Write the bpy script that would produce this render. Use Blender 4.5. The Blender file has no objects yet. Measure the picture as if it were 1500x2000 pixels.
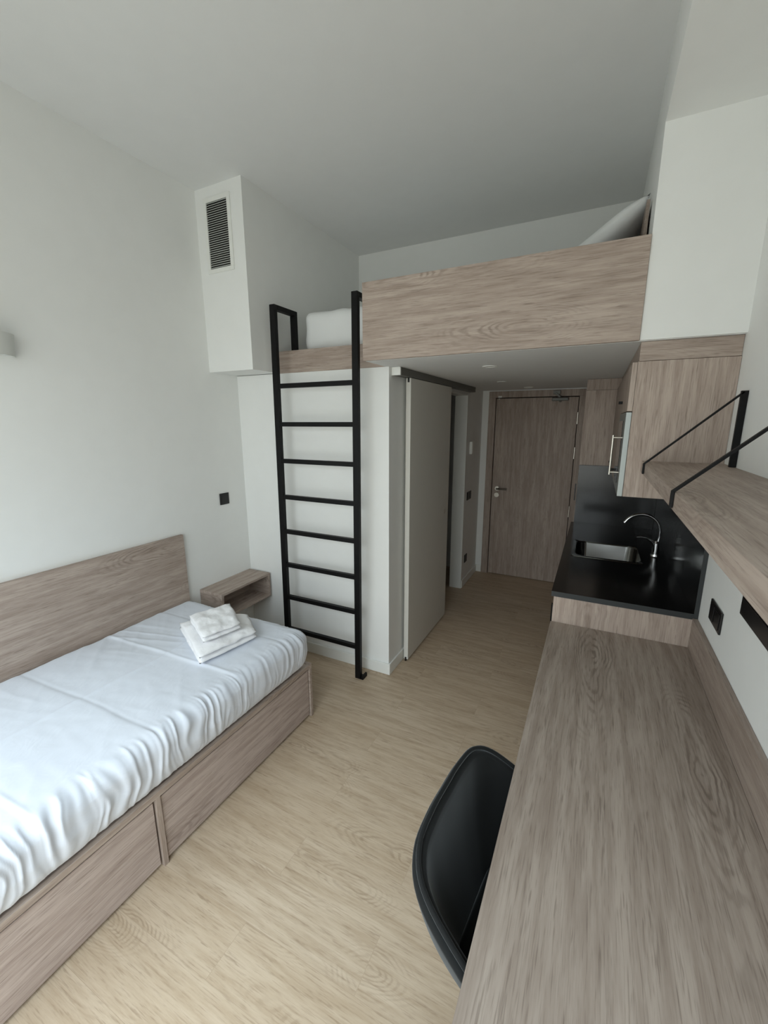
import bpy, bmesh, math, random
import numpy as np
from mathutils import Vector, Matrix, noise
random.seed(7)
SC = bpy.context.scene
COL = SC.collection

# ------------------------------------------------------------------ camera
def rot_axes(yaw, pitch, roll):
    yaw, pitch, roll = map(math.radians, (yaw, pitch, roll))
    F = Vector((-math.sin(yaw)*math.cos(pitch), math.cos(yaw)*math.cos(pitch), math.sin(pitch)))
    R0 = Vector((math.cos(yaw), math.sin(yaw), 0)); U0 = R0.cross(F)
    c, s = math.cos(roll), math.sin(roll)
    return c*R0+s*U0, -s*R0+c*U0, F
R_, U_, F_ = rot_axes(26.654, -12.162, -0.104)
CAMPOS = Vector((0, 0, 1.799))
cam_data = bpy.data.cameras.new('camera')
cam = bpy.data.objects.new('camera', cam_data); COL.objects.link(cam)
m = Matrix((R_, U_, -F_)).transposed().to_4x4(); m.translation = CAMPOS
cam.matrix_world = m
cam_data.sensor_fit = 'HORIZONTAL'; cam_data.sensor_width = 36
cam_data.lens = 36*819.27/1500; cam_data.clip_start = 0.02
SC.camera = cam

# ------------------------------------------------------------------ view, world, daylight
SC.view_settings.view_transform = 'Standard'; SC.view_settings.look = 'None'
SC.view_settings.gamma = 1; SC.view_settings.use_curve_mapping = False
SC.view_settings.exposure = 0.0
SKY = 12.8
w = bpy.data.worlds.new('daylight'); SC.world = w; w.use_nodes = True
nt = w.node_tree; nt.nodes.clear()
tc = nt.nodes.new('ShaderNodeTexCoord'); sx = nt.nodes.new('ShaderNodeSeparateXYZ')
rp = nt.nodes.new('ShaderNodeValToRGB'); bg = nt.nodes.new('ShaderNodeBackground'); wo = nt.nodes.new('ShaderNodeOutputWorld')
mp = nt.nodes.new('ShaderNodeMapRange'); mp.inputs[1].default_value = -1; mp.inputs[2].default_value = 1
nt.links.new(tc.outputs['Generated'], sx.inputs[0]); nt.links.new(sx.outputs['Z'], mp.inputs[0])
nt.links.new(mp.outputs[0], rp.inputs[0]); nt.links.new(rp.outputs[0], bg.inputs[0]); nt.links.new(bg.outputs[0], wo.inputs[0])
bg.inputs[1].default_value = SKY
cr = rp.color_ramp
cr.elements[0].position = 0.0; cr.elements[0].color = (0.20, 0.19, 0.17, 1)
cr.elements[1].position = 1.0; cr.elements[1].color = (0.68, 0.82, 1.0, 1)
for pos_, col_ in ((0.49, (0.22, 0.22, 0.215, 1)), (0.56, (0.34, 0.352, 0.36, 1)), (0.72, (0.34, 0.365, 0.395, 1)), (0.86, (0.82, 0.91, 1.0, 1))):
    e = cr.elements.new(pos_); e.color = col_
WX0, WX1, WZ0, WZ1, WY = -2.30, 0.30, 0.05, 2.60, -0.50     # the window opening behind the camera
pl = bpy.data.lights.new('window_portal', 'AREA'); pl.shape = 'RECTANGLE'
pl.size = WX1-WX0; pl.size_y = WZ1-WZ0; pl.cycles.is_portal = True
po = bpy.data.objects.new('window_portal', pl); COL.objects.link(po)
po.location = ((WX0+WX1)/2, WY-0.02, (WZ0+WZ1)/2); po.rotation_euler = (math.radians(90), 0, 0)
SC.cycles.max_bounces = 14; SC.cycles.diffuse_bounces = 10; SC.cycles.glossy_bounces = 4
SC.cycles.transparent_max_bounces = 8
SC.cycles.use_denoising = True
SC.cycles.sample_clamp_indirect = 8.0
SC.cycles.caustics_reflective = False; SC.cycles.caustics_refractive = False

# ------------------------------------------------------------------ materials
def srgb(r, g, b):
    f = lambda c: (c/255/12.92) if c/255 <= 0.04045 else ((c/255+0.055)/1.055)**2.4
    return (f(r), f(g), f(b), 1)
def newmat(name):
    mt = bpy.data.materials.new(name); mt.use_nodes = True
    return mt, mt.node_tree, mt.node_tree.nodes['Principled BSDF']
def N(t, kind, **kw):
    n = t.nodes.new(kind)
    for k, v in kw.items(): setattr(n, k, v)
    return n
def math_node(t, op, a, b=None):
    n = N(t, 'ShaderNodeMath', operation=op)
    for i, v in enumerate((a, b)):
        if v is None: continue
        if isinstance(v, (int, float)): n.inputs[i].default_value = v
        else: t.links.new(v, n.inputs[i])
    return n.outputs[0]
def mixc(t, fac, a, b, blend='MIX'):
    n = N(t, 'ShaderNodeMix', data_type='RGBA', blend_type=blend)
    if isinstance(fac, (int, float)): n.inputs[0].default_value = fac
    else: t.links.new(fac, n.inputs[0])
    for i, v in ((6, a), (7, b)):
        if isinstance(v, tuple): n.inputs[i].default_value = v
        else: t.links.new(v, n.inputs[i])
    return n.outputs[2]
def ramp(t, v, p0, p1):
    n = N(t, 'ShaderNodeMapRange', interpolation_type='SMOOTHSTEP'); n.inputs[1].default_value = p0; n.inputs[2].default_value = p1
    t.links.new(v, n.inputs[0]); return n.outputs[0]
def noise_tex(t, vec, scale, detail=3, rough=0.55, dist=0.0):
    n = N(t, 'ShaderNodeTexNoise'); n.inputs['Scale'].default_value = scale; n.inputs['Detail'].default_value = detail
    n.inputs['Roughness'].default_value = rough; n.inputs['Distortion'].default_value = dist
    t.links.new(vec, n.inputs['Vector']); return n.outputs[0]
def mapping(t, vec, scale, loc=(0, 0, 0), rot=(0, 0, 0)):
    n = N(t, 'ShaderNodeMapping'); n.inputs['Scale'].default_value = scale; n.inputs['Location'].default_value = loc
    n.inputs['Rotation'].default_value = rot
    t.links.new(vec, n.inputs['Vector']); return n.outputs[0]
def bump(t, bsdf, h, strength, dist=0.002):
    b = N(t, 'ShaderNodeBump'); b.inputs['Strength'].default_value = strength; b.inputs['Distance'].default_value = dist
    t.links.new(h, b.inputs['Height']); t.links.new(b.outputs[0], bsdf.inputs['Normal'])
def plain(name, col, rough=0.5, metal=0.0, bumps=None, **kw):
    mt, t, b = newmat(name)
    b.inputs['Base Color'].default_value = col; b.inputs['Roughness'].default_value = rough; b.inputs['Metallic'].default_value = metal
    o = N(t, 'ShaderNodeTexCoord').outputs['Object']
    v = noise_tex(t, o, 9.0, 3)
    c = mixc(t, ramp(t, v, 0.3, 0.7), tuple(x*0.985 for x in col[:3])+(1,), col)
    t.links.new(c, b.inputs['Base Color'])
    if bumps: bump(t, b, noise_tex(t, o, bumps[0], 4), bumps[1], 0.001)
    for k, v in kw.items(): b.inputs[k].default_value = v
    return mt
_w = {}
LIGHTW, MIDW, DARKW = srgb(182, 167, 156), srgb(156, 140, 129), srgb(106, 91, 81)
def grain(t, p, ax, seed, half=0.15, ring=0.010, stretch=1.0):
    """growth rings of a flat-sawn board: distance to a wandering tree axis running along ax -> nested arches"""
    sp = N(t, 'ShaderNodeSeparateXYZ'); t.links.new(p, sp.inputs[0])
    al = sp.outputs[ax]; pa, pb = [sp.outputs[i] for i in range(3) if i != ax]
    def stv(k, off):
        sc = [1, 1, 1]; sc[ax] = k
        return mapping(t, p, tuple(sc), (seed*3.17+off, seed*1.91-off, seed*2.33+off*2))
    u = math_node(t, 'PINGPONG', math_node(t, 'ADD', math_node(t, 'ADD', pa, pb), 10.0+seed*0.137), half)
    u = math_node(t, 'ADD', u, math_node(t, 'MULTIPLY', math_node(t, 'SUBTRACT', noise_tex(t, stv(0.3, 31), 5.0, 2), 0.5), 0.07))
    cx = N(t, 'ShaderNodeCombineXYZ'); t.links.new(math_node(t, 'ADD', al, seed*1.7), cx.inputs[0])
    cell = math_node(t, 'FLOOR', math_node(t, 'DIVIDE', math_node(t, 'ADD', math_node(t, 'ADD', pa, pb), 10.0+seed*0.137+half), 2*half))
    t.links.new(math_node(t, 'MULTIPLY', cell, 7.3), cx.inputs[1])
    wn_ = math_node(t, 'MULTIPLY', math_node(t, 'SUBTRACT', noise_tex(t, cx.outputs[0], 2.2*stretch, 1), 0.5), 0.13)
    pp = math_node(t, 'PINGPONG', math_node(t, 'ADD', math_node(t, 'ADD', al, 20+seed*0.61), math_node(t, 'MULTIPLY', cell, 0.57)), 1.05/stretch)
    wv = math_node(t, 'ADD', math_node(t, 'ADD', math_node(t, 'MULTIPLY', pp, 0.15*stretch), 0.02), wn_)
    d = math_node(t, 'SQRT', math_node(t, 'ADD', math_node(t, 'MULTIPLY', u, u), math_node(t, 'MULTIPLY', wv, wv)))
    wob = math_node(t, 'MULTIPLY', math_node(t, 'SUBTRACT', noise_tex(t, stv(0.22, 5), 16, 4, 0.6), 0.5), 0.030)
    d2 = math_node(t, 'ADD', d, wob)
    rg = math_node(t, 'SINE', math_node(t, 'MULTIPLY', d2, 2*math.pi/ring))
    rg = math_node(t, 'POWER', ramp(t, rg, -0.9, 1.0), 2.2)
    near = ramp(t, d, 0.125, 0.035)
    brk = ramp(t, noise_tex(t, stv(0.10, 9), 34, 3), 0.36, 0.62)
    return math_node(t, 'MULTIPLY', math_node(t, 'MULTIPLY', rg, near), brk), stv
def wood(axis, seed=0, tone=1.0, figure=1.0, tint=None):
    key = (axis, seed, tone, figure, tint)
    if key in _w: return _w[key]
    mt, t, b = newmat('washed_oak_%s_%d' % (axis, seed))
    o = N(t, 'ShaderNodeTexCoord').outputs['Object']
    rg, st = grain(t, o, 'xyz'.index(axis), seed)
    fib = noise_tex(t, st(0.030, 0), 260, 3, 0.65)
    pore = noise_tex(t, st(0.060, 2), 150, 2, 0.6)
    streak = noise_tex(t, st(0.07, 3), 36, 5, 0.65)
    blotch = noise_tex(t, st(0.30, 7), 5.0, 3, 0.5)
    tn = tint or (1, 1, 1)
    cl = lambda c: tuple(c[i]*tone*tn[i] for i in range(3))+(1,)
    c = mixc(t, ramp(t, streak, 0.32, 0.68), cl(MIDW), cl(LIGHTW))
    c = mixc(t, math_node(t, 'MULTIPLY', ramp(t, blotch, 0.45, 0.75), 0.35), c, cl(MIDW))
    c = mixc(t, math_node(t, 'MULTIPLY', rg, 0.50*figure), c, cl(DARKW))
    c = mixc(t, math_node(t, 'MULTIPLY', ramp(t, fib, 0.50, 0.70), 0.46), c, cl(DARKW))
    c = mixc(t, math_node(t, 'MULTIPLY', ramp(t, pore, 0.60, 0.72), 0.45), c, cl(DARKW))
    t.links.new(c, b.inputs['Base Color'])
    b.inputs['Roughness'].default_value = 0.55; b.inputs['Specular IOR Level'].default_value = 0.35
    bump(t, b, math_node(t, 'SUBTRACT', fib, math_node(t, 'MULTIPLY', rg, 0.5)), 0.16, 0.0010)
    _w[key] = mt; return mt
def floor_mat():
    mt, t, b = newmat('oak_vinyl_planks')
    o = N(t, 'ShaderNodeTexCoord').outputs['Object']
    br = N(t, 'ShaderNodeTexBrick'); t.links.new(mapping(t, o, (1, 1, 1), (0.35, 0.07, 0)), br.inputs['Vector'])
    br.offset = 0.37; br.inputs['Scale'].default_value = 1; br.inputs['Brick Width'].default_value = 1.24; br.inputs['Row Height'].default_value = 0.184
    br.inputs['Mortar Size'].default_value = 0.0009; br.inputs['Mortar Smooth'].default_value = 0.6; br.inputs['Bias'].default_value = 0
    br.inputs['Color1'].default_value = (0, 0, 0, 1); br.inputs['Color2'].default_value = (1, 1, 1, 1); br.inputs['Mortar'].default_value = (.5, .5, .5, 1)
    rnd = N(t, 'ShaderNodeSeparateColor'); t.links.new(br.outputs['Color'], rnd.inputs[0]); r = rnd.outputs[0]
    off = N(t, 'ShaderNodeCombineXYZ'); t.links.new(math_node(t, 'MULTIPLY', r, 37.0), off.inputs[0]); t.links.new(math_node(t, 'MULTIPLY', r, 11.0), off.inputs[1])
    va = N(t, 'ShaderNodeVectorMath', operation='ADD'); t.links.new(o, va.inputs[0]); t.links.new(off.outputs[0], va.inputs[1]); p = va.outputs[0]
    rings, stv = grain(t, p, 0, 3.3, 0.092, 0.009, 1.3)
    fib = noise_tex(t, mapping(t, p, (0.05, 1, 1)), 210, 3, 0.65)
    streak = noise_tex(t, mapping(t, p, (0.09, 1, 1), (3, 1, 0)), 34, 5, 0.65)
    pore = noise_tex(t, mapping(t, p, (0.09, 1, 1), (1, 6, 0)), 95, 3, 0.6)
    rings = math_node(t, 'MULTIPLY', rings, 0.36)
    A, B, D = srgb(197, 179, 157), srgb(175, 155, 131), srgb(120, 97, 74)
    c = mixc(t, ramp(t, streak, 0.3, 0.7), B, A)
    c = mixc(t, math_node(t, 'MULTIPLY', r, 0.22), c, srgb(176, 153, 124))
    c = mixc(t, rings, c, D)
    c = mixc(t, math_node(t, 'MULTIPLY', ramp(t, fib, 0.5, 0.72), 0.38), c, D)
    c = mixc(t, math_node(t, 'MULTIPLY', ramp(t, pore, 0.60, 0.74), 0.45), c, D)
    c = mixc(t, math_node(t, 'MULTIPLY', br.outputs['Fac'], 0.28), c, D)
    t.links.new(c, b.inputs['Base Color']); b.inputs['Roughness'].default_value = 0.5; b.inputs['Specular IOR Level'].default_value = 0.4
    bump(t, b, math_node(t, 'SUBTRACT', fib, rings), 0.15, 0.001)
    return mt
def sheet_mat(name, col, weave=900, wr=0.25):
    mt, t, b = newmat(name)
    o = N(t, 'ShaderNodeTexCoord').outputs['Object']
    b.inputs['Base Color'].default_value = col; b.inputs['Roughness'].default_value = 0.8
    b.inputs['Sheen Weight'].default_value = 0.15; b.inputs['Specular IOR Level'].default_value = 0.25
    h = math_node(t, 'ADD', math_node(t, 'MULTIPLY', noise_tex(t, mapping(t, o, (1.0, 0.5, 1)), 11, 4, 0.55, 0.6), 1.0), math_node(t, 'MULTIPLY', noise_tex(t, o, weave, 1), 0.02))
    bump(t, b, h, wr, 0.012)
    return mt
def terry_mat():
    mt, t, b = newmat('white_terry')
    o = N(t, 'ShaderNodeTexCoord').outputs['Object']
    b.inputs['Base Color'].default_value = srgb(240, 240, 242); b.inputs['Roughness'].default_value = 0.95
    b.inputs['Sheen Weight'].default_value = 0.3
    h = math_node(t, 'ADD', noise_tex(t, o, 420, 2), math_node(t, 'MULTIPLY', noise_tex(t, o, 38, 4), 2.2))
    bump(t, b, h, 0.55, 0.004)
    return mt
M = {}
M['wall'] = plain('white_wall_paint', srgb(231, 232, 230), 0.85, bumps=(260, 0.10))
M['ceil'] = plain('ceiling_paint', srgb(222, 223, 222), 0.9, bumps=(260, 0.08))
M['trim'] = plain('white_lacquer', srgb(230, 231, 227), 0.45)
M['door_white'] = plain('white_door_laminate', srgb(212, 210, 203), 0.5)
M['black_steel'] = plain('black_powder_coat', srgb(9, 9, 10), 0.5, 0.0, **{'Specular IOR Level': 0.22})
M['black_plastic'] = plain('black_plastic', srgb(13, 12, 13), 0.35)
M['chrome'] = plain('chrome', srgb(190, 190, 190), 0.12, 1.0)
M['steel'] = plain('brushed_steel', srgb(112, 112, 110), 0.14, 1.0)
M['satin'] = plain('satin_nickel', srgb(205, 200, 190), 0.3, 1.0)
M['lever'] = plain('dark_satin_metal', srgb(95, 90, 82), 0.35, 1.0)
M['alu'] = plain('grey_aluminium', srgb(112, 112, 108), 0.5, 0.3)
M['mw'] = plain('grey_appliance', srgb(150, 155, 153), 0.35, 0.6)
M['glass_black'] = plain('black_glass', srgb(9, 9, 10), 0.08)
M['worktop'] = plain('black_worktop', srgb(20, 21, 22), 0.16, bumps=(600, 0.02))
M['edge_black'] = plain('black_worktop_edge', srgb(46, 49, 50), 0.5)
M['sheet'] = sheet_mat('white_cotton_sheet', srgb(212, 217, 226))
M['pillow'] = sheet_mat('white_pillow_case', srgb(226, 228, 228), wr=0.15)
M['terry'] = terry_mat()
M['floor'] = floor_mat()
M['plaster'] = plain('white_plaster', srgb(214, 216, 212), 0.8)
M['dark'] = plain('dark_gap', srgb(24, 22, 20), 0.8)
M['vinyl_tag'] = plain('white_sticker', srgb(220, 220, 215), 0.6)
M['tile'] = plain('bathroom_tile', srgb(120, 118, 112), 0.4)
def velvet():
    mt, t, b = newmat('charcoal_velvet')
    o = N(t, 'ShaderNodeTexCoord').outputs['Object']
    b.inputs['Base Color'].default_value = srgb(32, 33, 33); b.inputs['Roughness'].default_value = 0.9
    b.inputs['Sheen Weight'].default_value = 0.75; b.inputs['Sheen Roughness'].default_value = 0.35
    b.inputs['Sheen Tint'].default_value = srgb(168, 172, 174)
    b.inputs['Specular IOR Level'].default_value = 0.1
    bump(t, b, noise_tex(t, o, 300, 2), 0.1, 0.001); return mt
M['velvet'] = velvet()
def pane_mat():
    mt = bpy.data.materials.new('window_pane'); mt.use_nodes = True; t = mt.node_tree; t.nodes.clear()
    o = N(t, 'ShaderNodeOutputMaterial'); tr = N(t, 'ShaderNodeBsdfTransparent'); gl = N(t, 'ShaderNodeBsdfGlossy'); mx = N(t, 'ShaderNodeMixShader')
    gl.inputs['Roughness'].default_value = 0.02; mx.inputs[0].default_value = 0.06
    tr.inputs[0].default_value = (0.95, 0.97, 0.96, 1)
    t.links.new(tr.outputs[0], mx.inputs[1]); t.links.new(gl.outputs[0], mx.inputs[2]); t.links.new(mx.outputs[0], o.inputs[0]); return mt
M['pane'] = pane_mat()

# ------------------------------------------------------------------ helpers
def box(bm, x0, x1, y0, y1, z0, z1):
    vs = [bm.verts.new((x, y, z)) for x in (x0, x1) for y in (y0, y1) for z in (z0, z1)]
    for f in ((0, 1, 3, 2), (4, 6, 7, 5), (0, 4, 5, 1), (2, 3, 7, 6), (0, 2, 6, 4), (1, 5, 7, 3)):
        bm.faces.new([vs[i] for i in f])
def boxes(*bs):
    bm = bmesh.new()
    for b in bs: box(bm, *b)
    return bm
def cyl(bm, p0, p1, r0, r1=None, n=24, cap=True):
    r1 = r0 if r1 is None else r1
    p0, p1 = Vector(p0), Vector(p1); d = (p1-p0).normalized()
    a = d.orthogonal().normalized(); b = d.cross(a)
    A = [bm.verts.new(p0+r0*(a*math.cos(2*math.pi*i/n)+b*math.sin(2*math.pi*i/n))) for i in range(n)]
    B = [bm.verts.new(p1+r1*(a*math.cos(2*math.pi*i/n)+b*math.sin(2*math.pi*i/n))) for i in range(n)]
    for i in range(n): bm.faces.new((A[i], A[(i+1) % n], B[(i+1) % n], B[i]))
    if cap: bm.faces.new(A[::-1]); bm.faces.new(B)
def tube(bm, pts, rad, n=16, cap=True):
    pts = [Vector(p) for p in pts]
    if isinstance(rad, (int, float)): rad = [rad]*len(pts)
    d0 = (pts[1]-pts[0]).normalized(); a = d0.orthogonal().normalized(); rings = []
    for i, p in enumerate(pts):
        d = (pts[min(i+1, len(pts)-1)]-pts[max(i-1, 0)]).normalized()
        a = (a-d*a.dot(d)).normalized(); b = d.cross(a)
        rings.append([bm.verts.new(p+rad[i]*(a*math.cos(2*math.pi*k/n)+b*math.sin(2*math.pi*k/n))) for k in range(n)])
    for A, B in zip(rings, rings[1:]):
        for k in range(n): bm.faces.new((A[k], A[(k+1) % n], B[(k+1) % n], B[k]))
    if cap: bm.faces.new(rings[0][::-1]); bm.faces.new(rings[-1])
def bar(bm, p0, p1, wdt, hgt, side):
    """rectangular bar from p0 to p1; wdt along 'side', hgt across"""
    p0, p1, side = Vector(p0), Vector(p1), Vector(side).normalized()
    d = (p1-p0).normalized(); s = (side-d*side.dot(d)).normalized(); u = d.cross(s)
    q = [(-1, -1), (1, -1), (1, 1), (-1, 1)]
    A = [bm.verts.new(p0+s*a*wdt/2+u*b*hgt/2) for a, b in q]; B = [bm.verts.new(p1+s*a*wdt/2+u*b*hgt/2) for a, b in q]
    for i in range(4): bm.faces.new((A[i], A[(i+1) % 4], B[(i+1) % 4], B[i]))
    bm.faces.new(A[::-1]); bm.faces.new(B)
def root_loc(p):
    while p.parent: p = p.parent
    return p.location.copy()
def obj(name, bm, mat, parent=None, bevel=0.0, smooth=False, seg=2, local=False, subsurf=0):
    bmesh.ops.recalc_face_normals(bm, faces=bm.faces)
    if local: off = Vector((0, 0, 0))
    elif parent is not None: off = root_loc(parent)
    else:
        xs = [v.co for v in bm.verts]
        off = Vector(((min(v.x for v in xs)+max(v.x for v in xs))/2, (min(v.y for v in xs)+max(v.y for v in xs))/2, min(v.z for v in xs)))
    for v in bm.verts: v.co -= off
    me = bpy.data.meshes.new(name); bm.to_mesh(me); bm.free()
    if smooth:
        for p in me.polygons: p.use_smooth = True
    for mt in (mat if isinstance(mat, (list, tuple)) else [mat]): me.materials.append(mt)
    o = bpy.data.objects.new(name, me); COL.objects.link(o)
    if parent is not None: o.parent = parent
    elif not local: o.location = off
    if bevel:
        b = o.modifiers.new('bevel', 'BEVEL'); b.width = bevel; b.segments = seg; b.limit_method = 'ANGLE'; b.angle_limit = math.radians(40)
    if subsurf:
        s = o.modifiers.new('sub', 'SUBSURF'); s.levels = s.render_levels = subsurf
    return o
def thing(name, label, cat, loc, rotz=0, group=None, kind=None):
    o = bpy.data.objects.new(name, None); COL.objects.link(o)
    o.location = loc; o.rotation_euler = (0, 0, rotz); o.empty_display_size = 0.1
    return tag(o, label, cat, group, kind)
def tag(o, label, cat, group=None, kind=None):
    o['label'] = label; o['category'] = cat
    if group: o['group'] = group
    if kind: o['kind'] = kind
    return o
def struct(o, label=None):
    o['kind'] = 'structure'
    if label: o['label'] = label
    return o
def smooth_by_angle(o, deg=35):
    for p in o.data.polygons: p.use_smooth = True
    o.data.set_sharp_from_angle(angle=math.radians(deg))

# ------------------------------------------------------------------ the room
XL, XR = -2.476, 0.485
YW, YB, Y0 = 3.635, 4.89, WY
ZC, ZL = 3.257, 2.134
Y2, XB = 2.464, -1.20
XD, Y1 = -2.075, 2.21
T = 0.15
YJ0, YJ = 3.44, 4.268          # bathroom doorway
struct(obj('floor', boxes((XL-1.0, XR+T, Y0-T, YB+T, -0.1, 0)), M['floor']), 'pale oak plank floor running to the entrance door')
struct(obj('ceiling', boxes((XL-T, XR+T, Y0-T, YW+T, ZC, ZC+0.1)), M['ceil']), 'high white ceiling over the bed, ladder and loft')
struct(obj('wall_left', boxes((XL-T, XL, Y0, YW, 0, ZC)), M['wall']), 'white wall behind the headboard')
struct(obj('wall_right', boxes((XR, XR+T, Y0, YB, 0, ZC)), M['wall']), 'white wall above the desk')
struct(obj('wall_loft', boxes((XL, XR, YW, YW+0.1, ZL+0.1, ZC)), M['wall']), 'white rear wall of the loft')
struct(obj('wall_entrance', boxes((XL, -1.126, YB, YB+T, 0, ZL), (-0.136, XR, YB, YB+T, 0, ZL), (-1.126, -0.136, YB, YB+T, 2.122, ZL)), M['wall']), 'end wall holding the entrance door')
struct(obj('ceiling_hall', boxes((XL, XR, Y2+0.03, YB+T, ZL, ZL+0.1), (XB-0.02, XR, 2.203, Y2+0.03, ZL, ZL+0.1)), M['ceil']), 'low white ceiling under the loft, over the hall and kitchen')
# bathroom block
struct(obj('wall_bathroom', boxes((XL, XB, Y2, Y2+0.12, 0, ZL), (XB-0.12, XB, Y2+0.12, YJ0, 0, ZL), (XB-0.12, XB, YJ, YB, 0, ZL), (XB-0.12, XB, YJ0, YJ, 2.064, ZL)), M['wall']), 'white wall behind the ladder and along the hall')
struct(obj('wall_bathroom_rear', boxes((XL-0.0, XL+0.02, Y2+0.12, YB, 0, ZL)), M['tile']))
# duct box at upper left, over the corner
struct(obj('wall_duct', boxes((XL, XD, Y1, YW, ZL+0.004, ZC)), M['wall']), 'white boxed duct in the upper left corner, with the air vent')
# block above the kitchen cabinets and the bulkhead along the right wall
XS = 0.122
struct(obj('wall_bulkhead', boxes((XS, XR, 2.19, YW, ZL+0.002, ZC), (XS, XR, Y0, 2.19, 2.93, ZC)), M['wall']), 'white block above the kitchen cabinets')
# window wall behind the camera
struct(obj('wall_front', boxes((XL, WX0, WY-T, WY, 0, ZC), (WX1, XR, WY-T, WY, 0, ZC), (WX0, WX1, WY-T, WY, 0, WZ0), (WX0, WX1, WY-T, WY, WZ1, ZC)), M['wall']))
wn = thing('window_1', 'large glazed window with white frame behind the viewer', 'window', ((WX0+WX1)/2, WY-0.08, WZ0), kind='structure')
bs = [(WX0, WX1, WY-0.11, WY-0.05, WZ0, WZ0+0.06), (WX0, WX1, WY-0.11, WY-0.05, WZ1-0.06, WZ1)]
for k in range(4):
    x = WX0+0.03+(WX1-WX0-0.06)*k/3
    bs.append((x-0.03, x+0.03, WY-0.11, WY-0.05, WZ0+0.06, WZ1-0.06))
obj('window_frame', boxes(*bs), M['trim'], wn, 0.003)
for k in range(3):
    x = WX0+0.06+(WX1-WX0-0.06)*k/3
    obj('pane', boxes((x, x+(WX1-WX0-0.06)/3-0.06, WY-0.084, WY-0.078, WZ0+0.06, WZ1-0.06)), M['pane'], wn)
# baseboards
BH, BT = 0.085, 0.013
struct(obj('baseboard_left', boxes((XL, XL+BT, Y0, Y2-BT, 0, BH)), M['trim'], bevel=0.003))
struct(obj('baseboard_ladder', boxes((XL, XB+BT, Y2-BT, Y2, 0, BH)), M['trim'], bevel=0.003))
struct(obj('baseboard_hall', boxes((XB, XB+BT, Y2, YJ0, 0, BH)), M['trim'], bevel=0.003))
struct(obj('baseboard_hall_rear', boxes((XB, XB+BT, YJ+0.004, YB, 0, BH)), M['trim'], bevel=0.003))
struct(obj('baseboard_entrance', boxes((XB+BT, -1.128, YB-BT, YB, 0, BH)), M['trim'], bevel=0.003))
# doorway lining of the bathroom
struct(obj('trim_1', boxes((XB-0.125, XB+0.006, YJ-0.012, YJ+0.004, 0, 2.064), (XB-0.125, XB+0.002, YJ0, YJ-0.012, 2.052, 2.064), (XB-0.125, XB+0.002, YJ0-0.002, YJ0+0.012, 0, 2.052)), M['trim'], bevel=0.002))

# ------------------------------------------------------------------ entrance door
DX0, DX1 = -1.047, -0.206
d1 = thing('door_1', 'oak veneer entrance door with lever handle at the end of the hall', 'door', ((DX0+DX1)/2, YB, 0), kind='structure')
FR = 0.078
obj('door_frame', boxes((-1.126, DX0-0.004, YB-0.016, YB+0.1, 0, 2.055), (DX1+0.004, -0.137, YB-0.016, YB+0.1, 0, 2.055), (-1.126, -0.137, YB-0.016, YB+0.1, 2.055, 2.122)), wood('z', 21, 0.92, 0.3), d1, 0.002)
obj('leaf_gap_shade', boxes((DX0-0.004, DX1+0.004, YB+0.06, YB+0.1, 0, 2.055)), M['dark'], d1)  # dark sheet behind the leaf, shade of the gap put into its colour
leaf = obj('door_leaf', boxes((DX0+0.003, DX1-0.003, YB-0.004, YB+0.04, 0.006, 2.046)), wood('z', 22, 0.95, 0.35), d1, 0.0015)
hb = bmesh.new(); cyl(hb, (-0.985, YB-0.004, 1.042), (-0.985, YB-0.014, 1.042), 0.026)
cyl(hb, (-0.985, YB-0.014, 1.042), (-0.985, YB-0.055, 1.042), 0.010)
o = obj('handle_rose', hb, M['satin'], leaf); smooth_by_angle(o)
hb = bmesh.new(); tube(hb, [(-0.985, YB-0.050, 1.042), (-0.972, YB-0.057, 1.042), (-0.94, YB-0.057, 1.042), (-0.872, YB-0.055, 1.042)], 0.0095)
o = obj('lever_handle', hb, M['lever'], leaf); smooth_by_angle(o)
hb = bmesh.new(); cyl(hb, (-0.988, YB-0.004, 0.965), (-0.988, YB-0.013, 0.965), 0.026); cyl(hb, (-0.988, YB-0.013, 0.965), (-0.988, YB-0.02, 0.965), 0.009)
o = obj('lock_cylinder', hb, M['satin'], leaf); smooth_by_angle(o)
for z in (1.83, 1.47, 0.84):
    hb = bmesh.new(); cyl(hb, (DX1+0.002, YB-0.012, z-0.06), (DX1+0.002, YB-0.012, z+0.06), 0.009)
    o = obj('hinge', hb, M['satin'], d1); smooth_by_angle(o)
obj('strike_slot', boxes((-0.167, -0.155, YB-0.018, YB-0.015, 0.97, 1.15)), M['black_plastic'], d1)
dc = bmesh.new(); box(dc, -0.465, -0.305, YB-0.045, YB-0.004, 2.008, 2.040)
o = obj('closer_body', dc, M['alu'], d1, 0.006)
dc = bmesh.new(); box(dc, -0.455, -0.385, YB-0.05, YB-0.016, 2.075, 2.112); bar(dc, (-0.385, YB-0.055, 2.045), (-0.43, YB-0.052, 2.085), 0.012, 0.02, (0, 1, 0)); cyl(dc, (-0.385, YB-0.02, 1.995), (-0.385, YB-0.02, 2.06), 0.012)
obj('closer_arm', dc, M['alu'], d1, 0.002)
obj('door_sticker', boxes((-1.024, -0.985, YB-0.018, YB-0.0165, 2.054, 2.074), (-1.022, -1.010, YB-0.0055, YB-0.0045, 2.036, 2.046)), M['vinyl_tag'], d1)

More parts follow.
